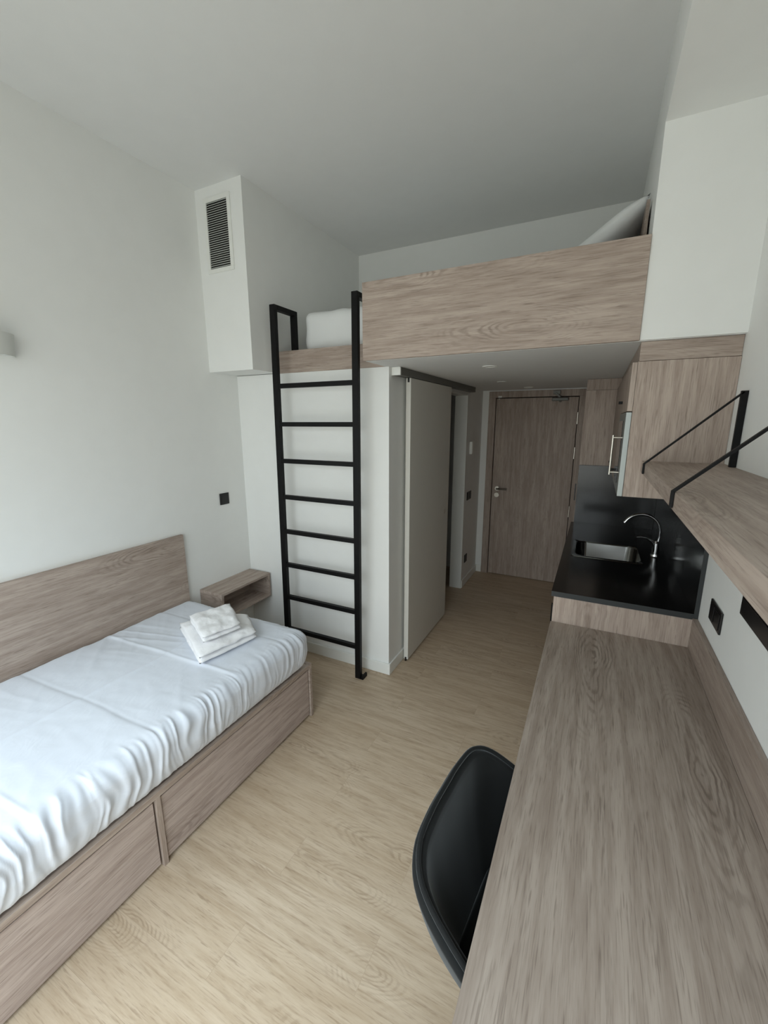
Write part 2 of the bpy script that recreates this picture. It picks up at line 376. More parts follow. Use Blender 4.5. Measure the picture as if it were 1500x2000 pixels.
# ------------------------------------------------------------------ sliding bathroom door
d2 = thing('door_2', 'white sliding bathroom door standing half open beside the hall', 'door', (-1.16, 3.12, 0), kind='structure')
sl = obj('sliding_leaf', boxes((-1.179, -1.144, 2.682, 3.562, 0.012, 2.083)), M['door_white'], d2, 0.0015)
hb = bmesh.new(); cyl(hb, (-1.1445, 3.465, 1.03), (-1.1425, 3.465, 1.03), 0.024); cyl(hb, (-1.1430, 3.465, 1.03), (-1.1415, 3.465, 1.03), 0.017)
o = obj('flush_pull', hb, M['satin'], sl); smooth_by_angle(o)
obj('floor_guide', boxes((-1.167, -1.156, 2.675, 2.70, 0.0, 0.03)), M['black_plastic'], d2)
obj('top_slot', boxes((-1.167, -1.154, 2.6805, 2.683, 2.055, 2.083)), M['black_plastic'], sl)
obj('track_cover', boxes((XB+0.001, -1.140, 2.512, 4.33, 2.086, ZL-0.001)), M['alu'], d2, 0.002)
obj('track_end_cap', boxes((XB+0.001, -1.138, 2.498, 2.511, 2.084, ZL-0.001)), M['trim'], d2, 0.001)

# ------------------------------------------------------------------ hall fittings
def plate(name, label, cat, x, y0, y1, z0, z1, mat, side, group=None, keys=1, inner=None, dp=0.008):
    """wall plate on a wall of constant x; side=+1 faces +x"""
    t = thing(name, label, cat, (x, (y0+y1)/2, z0), group=group)
    a, b = (x+0.0005, x+dp) if side > 0 else (x-dp, x-0.0005)
    obj('cover_plate', boxes((a, b, y0, y1, z0, z1)), mat, t, 0.003)
    n = keys; wd = (y1-y0)/n
    for k in range(n):
        c0, c1 = y0+wd*k+0.012, y0+wd*(k+1)-0.012
        a2, b2 = (x+dp, x+dp+0.0025) if side > 0 else (x-dp-0.0025, x-dp)
        obj(inner or 'rocker', boxes((a2, b2, c0, c1, z0+0.012, z1-0.012)), mat, t, 0.002)
    return t
plate('wall_socket', 'square black wall socket on the left white wall near the corner', 'socket', XL, 2.200, 2.286, 1.190, 1.276, M['black_plastic'], 1, inner='socket_insert')
plate('light_switch', 'black light switch plate on the dark hall wall beside the entrance', 'switch', XB, 4.37, 4.53, 0.965, 1.055, M['black_plastic'], 1, keys=2)
plate('hall_socket', 'black socket low on the hall wall above the baseboard', 'socket', XB, 4.37, 4.46, 0.26, 0.35, M['black_plastic'], 1, inner='socket_insert')
plate('thermostat', 'small white thermostat on the hall wall above the black switch', 'thermostat', XB, 4.41, 4.50, 1.46, 1.59, M['trim'], 1, inner='display', dp=0.028)
for x, y, lb in ((-0.637, 2.735, 'round recessed white downlight in the hall ceiling nearest the loft panel'), (-0.661, 4.55, 'round recessed white downlight in the hall ceiling nearest the entrance door')):
    t = thing('downlight', lb, 'ceiling light', (x, y, ZL-0.006), group='hall ceiling downlights')
    b = bmesh.new(); n = 32
    for (ra, za), (rb, zb) in (((0.048, ZL-0.0005), (0.045, ZL-0.006)), ((0.045, ZL-0.006), (0.034, ZL-0.006)), ((0.034, ZL-0.006), (0.030, ZL-0.001))):
        A = [b.verts.new((x+ra*math.cos(2*math.pi*i/n), y+ra*math.sin(2*math.pi*i/n), za)) for i in range(n)]
        B = [b.verts.new((x+rb*math.cos(2*math.pi*i/n), y+rb*math.sin(2*math.pi*i/n), zb)) for i in range(n)]
        for i in range(n): b.faces.new((A[i], A[(i+1) % n], B[(i+1) % n], B[i]))
    obj('rim', b, M['trim'], t, smooth=True)
    b = bmesh.new(); cyl(b, (x, y, ZL-0.0015), (x, y, ZL-0.003), 0.030); obj('lens', b, M['plaster'], t)
b = bmesh.new(); cyl(b, (-0.779, 3.81, ZL-0.0005), (-0.779, 3.81, ZL-0.006), 0.04, 0.036, 32)
o = tag(obj('ceiling_cover', b, M['plaster']), 'flat round white cover on the hall ceiling midway between the two downlights', 'ceiling cover'); smooth_by_angle(o)

# ------------------------------------------------------------------ air vent on the duct
vx0, vx1, vz0, vz1 = -2.400, -2.172, 2.752, 3.190
v = thing('air_vent', 'white louvred air vent high on the boxed duct in the left corner', 'vent', ((vx0+vx1)/2, Y1, vz0))
ix0, ix1, iz0, iz1 = vx0+0.024, vx1-0.026, vz0+0.026, vz1-0.026
obj('frame', boxes((vx0, vx1, Y1-0.009, Y1-0.0005, vz0, iz0), (vx0, vx1, Y1-0.009, Y1-0.0005, iz1, vz1), (vx0, ix0, Y1-0.009, Y1-0.0005, iz0, iz1), (ix1, vx1, Y1-0.009, Y1-0.0005, iz0, iz1)), M['trim'], v, 0.0015)
obj('backing', boxes((ix0, ix1, Y1-0.0015, Y1-0.0005, iz0, iz1)), M['dark'], v)
b = bmesh.new(); ns = 30
for k in range(ns):
    z = iz0+(iz1-iz0)*(k+0.5)/ns
    bar(b, (ix0, Y1-0.006, z), (ix1, Y1-0.006, z), 0.0098, 0.0012, (0, -1, -0.9))
obj('slats', b, M['plaster'], v)

# ------------------------------------------------------------------ wall lamp (only its right end is in view)
L = thing('wall_lamp', 'white half-round plaster wall lamp at the left edge, above the bed', 'wall lamp', (XL, 0.93, 2.10))
b = bmesh.new(); n = 28; ring = []
for z, k in ((2.093, 1.0), (2.19, 1.06)):
    for s in (1.0, 0.955):
        ring.append([b.verts.new((XL+0.001+0.105*k*s*math.sin(math.pi*i/n), 0.93-0.145*k*s*math.cos(math.pi*i/n), z)) for i in range(n+1)])
lo, li, uo, ui = ring
for i in range(n):
    for A, B in ((lo, uo), (uo, ui), (ui, li), (li, lo)):
        b.faces.new((A[i], A[i+1], B[i+1], B[i]))
o = obj('shade', b, M['plaster'], L); smooth_by_angle(o)
b = bmesh.new(); vs = [b.verts.new((XL+0.001+0.098*math.sin(math.pi*i/n), 0.93-0.135*math.cos(math.pi*i/n), 2.100)) for i in range(n+1)]
f = b.faces.new(vs); r = bmesh.ops.extrude_face_region(b, geom=[f]); bmesh.ops.translate(b, verts=[q for q in r['geom'] if isinstance(q, bmesh.types.BMVert)], vec=(0, 0, 0.004))
obj('diffuser', b, M['plaster'], L)

# ------------------------------------------------------------------ loft
PT = 0.022
t = thing('loft_panelling', 'oak panelling fronting the loft bed above the hall, tall guard and low step', 'loft panel', (-0.55, 2.19, ZL))
obj('guard_panel', boxes((-1.227, XS-0.001, 2.181, 2.201, ZL+0.001, 2.540)), wood('x', 3, 1.0, 1.0), t, 0.001)
obj('guard_return', boxes((-1.227, -1.207, 2.2015, Y2+0.02, ZL+0.102, 2.540)), wood('y', 4), t, 0.001)
obj('low_panel', boxes((XD+0.001, -1.228, Y2+0.001, Y2+PT, ZL+0.001, 2.282)), wood('x', 5, 1.0, 0.5), t, 0.001)
tag(obj('loft_bed_base', boxes((XD+0.002, XS-0.002, Y2+0.03, YW-0.002, ZL+0.102, 2.262)), wood('x', 6), bevel=0.001), 'low oak base on the loft floor carrying the white loft mattress', 'bed base')

def soft_box(name, x0, x1, y0, y1, z0, z1, r, mat, disp, n=(40, 60, 10), parent=None, local=False):
    bm = bmesh.new(); nx, ny, nz = n
    c = Vector(((x0+x1)/2, (y0+y1)/2, (z0+z1)/2)); h = Vector(((x1-x0)/2, (y1-y0)/2, (z1-z0)/2))
    rr = min(r, h.x, h.y, h.z)
    cache = {}
    def vert(p):
        key = tuple(round(q, 6) for q in p)
        if key in cache: return cache[key]
        q = Vector(p)-c
        inn = Vector([max(-h[i]+rr, min(h[i]-rr, q[i])) for i in range(3)])
        d = q-inn
        nrm = d.normalized() if d.length > 1e-9 else Vector((0, 0, 0))
        if d.length > 1e-9:
            # push cube-surface point to rounded surface
            q2 = inn+nrm*rr
        else: q2 = q
        w_ = c+q2
        w_ = w_+disp(w_, nrm)
        v = bm.verts.new(w_); cache[key] = v; return v
    def face(f, na, nb):
        g = [[vert(f(i/na, j/nb)) for j in range(nb+1)] for i in range(na+1)]
        for i in range(na):
            for j in range(nb):
                q = [g[i][j], g[i+1][j], g[i+1][j+1], g[i][j+1]]
                if len(set(q)) == 4:
                    try: bm.faces.new(q)
                    except ValueError: pass
    X = lambda u: x0+(x1-x0)*u
    Y = lambda u: y0+(y1-y0)*u
    Z = lambda u: z0+(z1-z0)*u
    face(lambda a, b_: (X(a), Y(b_), z1), nx, ny); face(lambda a, b_: (X(a), Y(b_), z0), nx, ny)
    face(lambda a, b_: (X(a), y0, Z(b_)), nx, nz); face(lambda a, b_: (X(a), y1, Z(b_)), nx, nz)
    face(lambda a, b_: (x0, Y(a), Z(b_)), ny, nz); face(lambda a, b_: (x1, Y(a), Z(b_)), ny, nz)
    return obj(name, bm, mat, parent, smooth=True, local=local)

def nz(x, y, z=0): return noise.noise(Vector((x, y, z)))
def disp_loft(p, n):
    d = Vector((0, 0, 0))
    side = max(0, -n.y)
    amp = 0.010*nz(p.x*5, p.z*9+p.x*3, 4)+0.005*nz(p.x*13+p.z*10, p.z*5, 9)
    d += n*amp
    if n.z > 0.5 or n.length < 0.1: d.z += 0.006*nz(p.x*3, p.y*3, 1)
    return d
mt_ = soft_box('loft_mattress', -1.925, 0.03, 2.57, 3.50, 2.268, 2.548, 0.06, M['pillow'], disp_loft, (90, 40, 14))
tag(mt_, 'mattress in a white sheet up on the loft behind the low oak panel', 'mattress')
t = tag(obj('loft_headboard', boxes((0.100, 0.114, 2.45, 3.45, 2.2635, 2.775)), wood('y', 9, 0.7)), 'narrow grey oak headboard at the right end of the loft bed', 'headboard')
# pillow leaning at the right end: lens profile, long axis in xz
bm = bmesh.new(); nu, nv = 28, 24
ax = Vector((0.34, 0, 0.235)).normalized(); nn = Vector((-ax.z, 0, ax.x)); ctr = Vector((-0.085, 2.86, 2.706))
Lp, Wp, Tp = 0.245, 0.30, 0.062
for s in (1, -1):
    g = []
    for i in range(nu+1):
        row = []
        for j in range(nv+1):
            a = -1+2*i/nu; b_ = -1+2*j/nv
            tk = (max(0, 1-a**4)**0.6)*(max(0, 1-b_**4)**0.6)
            pinch = 1-0.07*(b_*b_)*(1-a*a)
            pinch2 = 1-0.07*(a*a)*(1-b_*b_)
            p = ctr+ax*(a*Lp*pinch2)+Vector((0, 1, 0))*(b_*Wp*pinch)+nn*(s*Tp*tk*(1+0.12*nz(a*2, b_*2, s)))
            row.append(bm.verts.new(p))
        g.append(row)
    for i in range(nu):
        for j in range(nv): bm.faces.new((g[i][j], g[i+1][j], g[i+1][j+1], g[i][j+1]))
bmesh.ops.remove_doubles(bm, verts=bm.verts, dist=0.0008)
tag(obj('pillow', bm, M['pillow'], smooth=True), 'white pillow leaning against the headboard at the right end of the loft', 'pillow')

# ------------------------------------------------------------------ ladder
YA = 2.33
xl, xr = -1.990, -1.362
ld = thing('loft_ladder', 'black steel ladder hooked over the low oak panel of the loft', 'ladder', (xl/2+xr/2, YA, 0))
W = 0.042
def rail(x, xb):
    b = bmesh.new()
    bar(b, (xb, YA, 0.004), (x, YA, 2.549), W, 0.030, (1, 0, 0))
    return b
for x, xb in ((-1.980, -2.003), (-1.356, -1.376)):
    rl = obj('rail', rail(x, xb), M['black_steel'], ld, 0.002)
    obj('top_hook', boxes((x-W/2, x+W/2, YA+0.0155, YA+0.225, 2.519, 2.549), (x-W/2, x+W/2, YA+0.195, YA+0.225, 2.2635, 2.5188)), M['black_steel'], rl, 0.002)
obj('foot_plate', boxes((-1.345, -1.331, YA-0.015, YA+0.045, 0.0, 0.028), (-1.397, -1.331, YA-0.015, YA+0.045, 0.0, 0.0038)), M['black_steel'], ld, 0.001)
obj('foot_plate', boxes((-2.048, -2.034, YA-0.015, YA+0.045, 0.0, 0.028), (-2.048, -1.982, YA-0.015, YA+0.045, 0.0, 0.0038)), M['black_steel'], ld, 0.001)
for z in (2.035, 1.782, 1.530, 1.273, 1.018, 0.762, 0.506, 0.242):
    k = z/2.549
    a = -2.003+0.023*k+W/2; c = -1.376+0.020*k-W/2
    obj('rung', boxes((a+0.0005, c-0.0005, YA-0.014, YA+0.014, z-0.015, z+0.015)), M['black_steel'], ld, 0.0015)

# ------------------------------------------------------------------ bed
BX1, BY0, BY1 = -1.435, -0.15, 1.866
bed = thing('bed_frame', 'oak storage bed frame with two drawers and a wall headboard', 'bed', ((XL+BX1)/2, 0.86, 0))
XH = XL+BT+0.004
obj('headboard', boxes((XL+0.001, XL+0.027, BY0, 1.845, 0.40, 1.052)), wood('y', 11, 1.0, 1.0), bed, 0.001)
bz = 0.358
obj('end_panel', boxes((XH+0.012, BX1, BY1-0.02, BY1, 0.0, bz)), wood('x', 12), bed, 0.001)
obj('end_panel', boxes((XH+0.012, BX1, BY0, BY0+0.02, 0.0, bz)), wood('x', 13), bed, 0.001)
obj('divider', boxes((XH+0.012, BX1, 0.833, 0.853, 0.0, bz-0.0265)), wood('z', 14), bed, 0.001)
obj('front_rail', boxes((BX1-0.022, BX1, BY0+0.021, BY1-0.021, bz-0.026, bz)), wood('y', 15), bed, 0.001)
obj('slat_deck', boxes((XH+0.012, BX1-0.023, BY0+0.021, BY1-0.021, bz-0.025, bz-0.005)), wood('y', 16), bed, 0.001)
for (a, c, sd) in ((0.859, BY1-0.026, 17), (BY0+0.026, 0.826, 18)):
    dr = obj('drawer', boxes((BX1-0.030, BX1-0.010, a, c, 0.016, bz-0.040)), wood('y', sd, 1.12, 0.9, (0.99, 1.0, 1.05)), bed, 0.002)
    obj('drawer_box', boxes((XH+0.1, BX1-0.031, a+0.02, c-0.02, 0.03, 0.24)), wood('x', 19), dr)

folds_x = [0.02, 0.44, 0.86, 1.28, 1.62]
def crease(d, wd): return math.exp(-(d/wd)**2)
def disp_bed(p, n):
    d = Vector((0, 0, 0)); top = n.z if n.length > 0.1 else 1.0
    if n.length < 0.1 or n.z > 0.2:
        u = (p.x-XL)/1.04
        h = 0.007*nz(p.x*2.2+3, p.y*2.6, 1)
        # diagonal pull wrinkles
        a = p.x*0.8+p.y*1.0
        h += 0.0040*(1-min(1.0, abs(nz(p.x*1.3+p.y*0.5, a*6, 3))*4.0))*max(0, nz(p.x*1.9, p.y*1.7, 8)+0.25)
        a2 = p.y*1.0-p.x*0.25
        h += 0.0045*(1-min(1.0, abs(nz(p.x*1.1, a2*11, 13))*3.5))*max(0, nz(p.x*2.3+4, p.y*1.9, 18)+0.15)
        h += 0.0012*nz(p.x*14, p.y*22, 6)
        for i, fx in enumerate(folds_x):
            yy = p.y-(fx+0.05*(p.x+2.0)+0.012*nz(p.x*3, i*5.0, 0))
            h += (0.0038 if i % 2 else -0.0022)*crease(yy, 0.010)
            h += 0.0022*math.tanh(yy/0.02)*crease(yy, 0.12)*(1 if i % 2 else -1)
        h += 0.003*crease(p.x+1.93+0.02*nz(p.y*2, 0, 5), 0.010)
        d.z += h*max(0, top)
    # gathered pleats over the front edge and down the side
    if n.x > 0.05 or n.y > 0.05 or p.x > -1.60:
        e = max(0.0, min(1.0, (p.x+1.53)/0.11)) if n.x > -0.05 else 0
        e = max(e, max(0.0, min(1.0, (p.y-1.74)/0.08)))
        e = e*e*(3-2*e)
        env = 0.25+0.75*max(0, nz(p.y*2.1, p.x*1.1, 21)*1.4+0.45)
        lean = (0.60-p.z)*0.5*nz(p.y*1.3, 4, 2)+0.03*nz(p.y*9, p.z*9, 2)
        ph = p.y+lean if n.y < 0.6 else p.x+lean
        def ridge(v): return 1-min(1.0, abs(v)*3.2)
        w1 = 0.5*nz(ph*22, p.z*3.0, 11)+0.6*nz(ph*40, p.z*4, 17)+0.70*ridge(nz(ph*29, p.z*2.0+p.x*4, 5))-0.2
        nn_ = n if n.length > 0.1 else Vector((0, 0, 1))
        d += nn_*(0.0092*w1*e*env*(0.35+0.65*max(0.0, min(1.0, (p.z-0.38)/0.10))))
        # tucked in at the bottom
        low = max(0.0, (0.47-p.z)/0.11)
        d.x -= 0.022*min(1, low)*max(0, n.x); d.y -= 0.022*min(1, low)*max(0, n.y)
    return d
mat_ = soft_box('mattress', XL+0.030, -1.412, BY0+0.005, 1.842, bz+0.0005, 0.602, 0.068, M['sheet'], disp_bed, (130, 420, 30))
# keep the bottom flat on the frame
for v_ in mat_.data.vertices:
    if v_.co.z < 0.0: v_.co.z = 0.0
tag(mat_, 'thick mattress under a creased white fitted sheet on the storage bed', 'mattress')

# ------------------------------------------------------------------ towels
def towel(name, label, corners, z0, layers, th, seed, bend=0.0):
    """corners: four (x,y) of the folded slab; layers of cloth folded at the first edge"""
    bm = bmesh.new(); nu, nv = 34, 26
    P = [Vector((c[0], c[1], 0)) for c in corners]
    for L_ in range(layers):
        off = 0.004*nz(L_*3.1, seed, 0)
        zc = z0+th*(L_+0.5)
        vv = {}
        for s in (1, -1):
            g = []
            for i in range(nu+1):
                row = []
                for j in range(nv+1):
                    a, b_ = i/nu, j/nv
                    p = P[0].lerp(P[1], a).lerp(P[3].lerp(P[2], a), b_)
                    ea, eb = 2*a-1, 2*b_-1
                    rim = (max(0, 1-abs(ea)**7)**0.5)*(max(0, 1-abs(eb)**7)**0.5)
                    wob = 0.011*nz(a*4+L_*2, b_*4, seed)+0.004*nz(a*11, b_*11, seed+L_)
                    z = zc+s*th*0.54*rim+wob*(L_/max(1, layers-1)*0.8+0.2 if s > 0 or L_ else 0.0)
                    p2 = Vector((p.x+off+0.007*nz(b_*3.3+L_, L_*2, seed+7)*abs(ea)+0.003*nz(b_*14, L_, 2)*abs(ea), p.y+off+0.007*nz(a*3.3+L_, L_*2, seed+3)*abs(eb), max(z0+0.0005, z+bend*(1-abs(ea)))))
                    row.append(bm.verts.new(p2))
                g.append(row)
            for i in range(nu):
                for j in range(nv): bm.faces.new((g[i][j], g[i+1][j], g[i+1][j+1], g[i][j+1]))
    bmesh.ops.remove_doubles(bm, verts=bm.verts, dist=0.0006)
    o = obj(name, bm, M['terry'], smooth=True)
    return tag(o, label, 'towel', 'towels folded on the bed')
ZT_ = 0.612
towel('folded_towel', 'large folded white towel lying on the sheet, under the smaller one', [(-2.075, 1.475), (-1.655, 1.262), (-1.600, 1.598), (-1.800, 1.735)], ZT_, 2, 0.030, 5.0)
towel('folded_towel', 'smaller folded white towel on top of the larger towel', [(-1.985, 1.480), (-1.705, 1.335), (-1.655, 1.545), (-1.905, 1.705)], ZT_+0.071, 2, 0.024, 9.0)

# ------------------------------------------------------------------ bedside shelf box
nsx, ns0, ns1, nz0, nz1 = -2.258, 1.952, 2.446, 0.418, 0.612
t = thing('bedside_shelf', 'open oak box shelf fixed in the corner beyond the bed', 'bedside shelf', ((XL+nsx)/2, (ns0+ns1)/2, nz0))
k = 0.019; xa = XL+0.001
obj('top', boxes((xa, nsx, ns0, ns1, nz1-k, nz1)), wood('y', 31), t, 0.001)
obj('bottom', boxes((xa, nsx, ns0, ns1, nz0, nz0+k)), wood('y', 32), t, 0.001)
obj('side', boxes((xa, nsx, ns0, ns0+k, nz0+k, nz1-k)), wood('x', 33), t, 0.001)
obj('side', boxes((xa, nsx, ns1-k, ns1, nz0+k, nz1-k)), wood('x', 34), t, 0.001)
obj('back', boxes((xa, xa+0.008, ns0+k, ns1-k, nz0+k, nz1-k)), wood('y', 35), t)

# ------------------------------------------------------------------ kitchen
KX, KY0, KY1, KZ = -0.139, 2.212, 3.928, 0.940
# sink hole in the worktop
SX0, SX1, SY0, SY1 = -0.075, 0.325, 2.90, 3.30
t = thing('kitchen_base_unit', 'oak kitchen base unit under the black worktop, end panel facing the desk', 'cabinet', (0.17, 3.0, 0))
obj('end_panel', boxes((KX+0.012, XR-0.001, KY0+0.002, KY0+0.021, 0, KZ-0.028)), wood('z', 41, 1.08, 0.7), t, 0.001)
obj('plinth', boxes((KX+0.06, KX+0.075, KY0+0.022, KY1, 0, 0.1)), M['black_plastic'], t)
obj('body', boxes((KX+0.034, XR-0.001, KY0+0.0215, KY0+0.6, 0.1, KZ-0.03), (KX+0.034, XR-0.001, 3.42, KY1, 0.1, KZ-0.03), (KX+0.034, XR-0.001, KY0+0.6, 3.42, 0.1, 0.7)), wood('z', 42), t)
for i in range(3):
    a = KY0+0.023+i*(KY1-KY0-0.023)/3
    o = obj('door', boxes((KX+0.014, KX+0.033, a+0.0015, a+(KY1-KY0-0.023)/3-0.0015, 0.102, KZ-0.032)), wood('z', 43+i), t, 0.001)
    obj('handle', boxes((KX+0.000, KX+0.0135, a+0.05, a+0.065, 0.70, 0.84)), M['black_steel'], o, 0.001)
b = boxes((KX, XR-0.0005, KY0, SY0, KZ-0.027, KZ), (KX, XR-0.0005, SY1, KY1, KZ-0.027, KZ), (KX, SX0, SY0, SY1, KZ-0.027, KZ), (SX1, XR-0.0005, SY0, SY1, KZ-0.027, KZ))
t = thing('kitchen_worktop', 'polished black kitchen worktop with matching splashback', 'worktop', (0.17, 3.07, KZ-0.027))
obj('slab', b, M['worktop'], t)
obj('front_edge', boxes((KX, XR-0.0005, KY0-0.0012, KY0-0.0001, KZ-0.027, KZ)), M['edge_black'], t)
sb = obj('splashback', boxes((XR-0.018, XR-0.0005, KY0, KY1, KZ+0.0005, 1.452)), M['worktop'], t)
obj('splashback_edge', boxes((XR-0.018, XR-0.0005, KY0-0.0012, KY0-0.0001, KZ, 1.452)), M['edge_black'], t)
obj('splashback', boxes((KX+0.022, XR-0.019, KY1-0.012, KY1-0.0005, KZ+0.0005, 1.437)), M['worktop'], t)
# sink
t = thing('kitchen_sink', 'stainless steel single bowl sink set into the black worktop', 'sink', ((SX0+SX1)/2, (SY0+SY1)/2, KZ-0.17))
def rrect(x0, x1, y0, y1, r, z, n=8):
    pts = []
    for cx, cy, a0 in ((x1-r, y1-r, 0), (x0+r, y1-r, 90), (x0+r, y0+r, 180), (x1-r, y0+r, 270)):
        for i in range(n+1):
            a = math.radians(a0+90*i/n); pts.append((cx+r*math.cos(a), cy+r*math.sin(a), z))
    return pts
b = bmesh.new()
loops = [rrect(SX0-0.014, SX1+0.014, SY0-0.014, SY1+0.014, 0.03, KZ+0.0003), rrect(SX0-0.012, SX1+0.012, SY0-0.012, SY1+0.012, 0.03, KZ+0.004),
         rrect(SX0+0.010, SX1-0.010, SY0+0.010, SY1-0.010, 0.06, KZ+0.004), rrect(SX0+0.016, SX1-0.016, SY0+0.016, SY1-0.016, 0.06, KZ-0.006),
         rrect(SX0+0.022, SX1-0.022, SY0+0.022, SY1-0.022, 0.06, KZ-0.12), rrect(SX0+0.05, SX1-0.05, SY0+0.05, SY1-0.05, 0.05, KZ-0.155),
         rrect(0.09, 0.16, 3.065, 3.135, 0.034, KZ-0.16)]
R2 = [[b.verts.new(p) for p in lp] for lp in loops]
for A, B in zip(R2, R2[1:]):
    for i in range(len(A)): b.faces.new((A[i], A[(i+1) % len(A)], B[(i+1) % len(A)], B[i]))
b.faces.new(R2[-1])
o = obj('bowl', b, M['steel'], t); smooth_by_angle(o, 50)
b = bmesh.new(); cyl(b, (0.125, 3.10, KZ-0.1595), (0.125, 3.10, KZ-0.1565), 0.028); o = obj('drain', b, M['chrome'], t); smooth_by_angle(o)
# tap
tx, ty = 0.405, 3.13
t = thing('kitchen_tap', 'chrome swan neck mixer tap behind the sink', 'tap', (tx, ty, KZ))
b = bmesh.new(); cyl(b, (tx, ty, KZ+0.0005), (tx, ty, KZ+0.012), 0.029, 0.026); cyl(b, (tx, ty, KZ+0.012), (tx, ty, KZ+0.085), 0.021, 0.019); cyl(b, (tx, ty, KZ+0.085), (tx, ty, KZ+0.10), 0.019, 0.012)
o = obj('body', b, M['chrome'], t); smooth_by_angle(o)
pts = [(tx+0.008, ty, KZ+0.095), (tx+0.012, ty, KZ+0.13)]
for i in range(15):
    a = math.radians(-10+150*i/14)
    pts.append((tx-0.097+0.108*math.cos(a), ty-0.02*i/14, KZ+0.155+0.115*math.sin(a)))
pts.append((pts[-1][0]-0.014, pts[-1][1], pts[-1][2]-0.022))
b = bmesh.new(); tube(b, pts, [0.0095]*(len(pts)-3)+[0.0095, 0.0105, 0.012], 16); o = obj('spout', b, M['chrome'], t); smooth_by_angle(o, 50)
b = bmesh.new(); tube(b, [(tx-0.012, ty-0.004, KZ+0.072), (tx-0.03, ty-0.01, KZ+0.098), (tx-0.06, ty-0.02, KZ+0.118), (tx-0.095, ty-0.03, KZ+0.124), (tx-0.118, ty-0.036, KZ+0.120)], [0.012, 0.010, 0.008, 0.007, 0.006], 12)
o = obj('lever', b, M['chrome'], t); smooth_by_angle(o, 50)

# tall unit beyond the worktop
t = thing('tall_cabinet', 'full depth oak cabinet standing between the worktop and the entrance door', 'cabinet', (0.17, 4.4, 0))
obj('body', boxes((KX+0.021, XR-0.001, KY1+0.02, YB-0.02, 0, 1.4369)), wood('z', 51), t, 0.001)
obj('front_panel', boxes((KX+0.021, XR-0.001, KY1+0.001, YB-0.02, 1.4375, 2.045)), wood('z', 52, 1.0, 0.4), t, 0.001)
obj('top_fascia', boxes((KX+0.024, XR-0.001, KY1+0.004, YB-0.02, 2.0465, ZL-0.002)), wood('z', 53, 0.95, 0.3), t, 0.001)

# upper cabinets
CX, CY0, CZ0 = 0.128, 2.212, 1.457
t = thing('kitchen_wall_cabinet', 'oak wall cabinet above the black worktop, big end panel facing the shelf', 'cabinet', (0.3, 3.0, CZ0))
obj('end_panel', boxes((CX, XR-0.001, CY0, CY0+0.019, CZ0, 2.052)), wood('z', 61, 1.0, 0.55), t, 0.001)
obj('top_fascia', boxes((CX+0.003, XR-0.001, CY0+0.006, KY1-0.001, 2.054, ZL-0.001)), wood('x', 62, 0.95, 0.5), t, 0.001)
obj('body', boxes((CX, XR-0.019, CY0+0.02, KY1-0.013, CZ0, 1.475), (CX, XR-0.001, CY0+0.02, KY1-0.013, 2.03, 2.052), (CX, XR-0.001, 2.83, 2.848, 1.4755, 2.0295), (CX, XR-0.001, 3.38, 3.398, 1.4755, 2.0295), (XR-0.012, XR-0.001, CY0+0.02, KY1-0.013, 1.4755, 2.0295)), wood('y', 63), t)
dz = [(CY0+0.001, 2.838, 1.842, 2.050, 64), (2.842, 3.388, CZ0, 2.050, 65), (3.392, KY1-0.014, CZ0, 2.050, 66)]
for a, c, z0, z1, sd in dz:
    o = obj('door', boxes((CX-0.021, CX-0.001, a, c, z0, z1)), wood('z', sd, 0.95, 0.3), t, 0.001)
    hz = z0+0.05
    obj('handle', boxes((CX-0.040, CX-0.0215, (c-0.10) if z0 > 1.6 else a+0.03, (c-0.06) if z0 > 1.6 else a+0.05, hz, hz+0.014)), M['black_steel'], o, 0.001)
# microwave in the cabinet
t = thing('microwave', 'built-in microwave with grey front and long vertical bar handle in the wall cabinet', 'microwave', (0.25, 2.53, 1.476))
obj('body', boxes((CX+0.002, XR-0.02, CY0+0.022, 2.826, 1.4765, 1.835)), M['black_plastic'], t)
fr = obj('front_frame', boxes((CX-0.023, CX-0.001, CY0+0.001, 2.838, CZ0, 1.838)), M['mw'], t, 0.0015)
obj('door_glass', boxes((CX-0.0255, CX-0.0235, CY0+0.15, 2.74, 1.50, 1.80)), M['glass_black'], fr, 0.0005)
b = bmesh.new(); hy = CY0+0.075
cyl(b, (CX-0.062, hy, 1.548), (CX-0.062, hy, 1.735), 0.0045, n=14)
for z in (1.560, 1.723): cyl(b, (CX-0.0232, hy, z), (CX-0.062, hy, z), 0.004, n=12)
o = obj('bar_handle', b, M['satin'], fr); smooth_by_angle(o)

# ------------------------------------------------------------------ desk
DZ, DXL = 0.774, -0.132
DY0, DY1 = 0.05, KY0-0.0015
t = thing('desk', 'long oak desk top running along the right wall from the kitchen end panel', 'desk', (0.17, 1.1, 0))
obj('desk_top', boxes((DXL, XR-0.0215, DY0, DY1, DZ-0.032, DZ)), wood('y', 71, 0.86, 1.3, (0.98, 1.0, 0.99)), t, 0.0012)
obj('upstand', boxes((XR-0.021, XR-0.001, DY0, DY1, DZ-0.032, 0.919)), wood('y', 72, 0.86, 0.6), t, 0.001)
obj('leg_panel', boxes((DXL+0.03, XR-0.022, DY0+0.01, DY0+0.032, 0, DZ-0.0325)), wood('z', 73, 0.9), t, 0.001)
plate('desk_socket', 'black double socket on the white wall above the desk', 'socket', XR, 1.868, 2.032, 1.005, 1.092, M['black_plastic'], -1, keys=2, inner='socket_insert')
plate('socket_strip', 'long black socket strip on the wall just under the shelf', 'socket', XR, 1.215, 1.69, 1.172, 1.245, M['black_plastic'], -1, keys=1, inner='socket_insert')

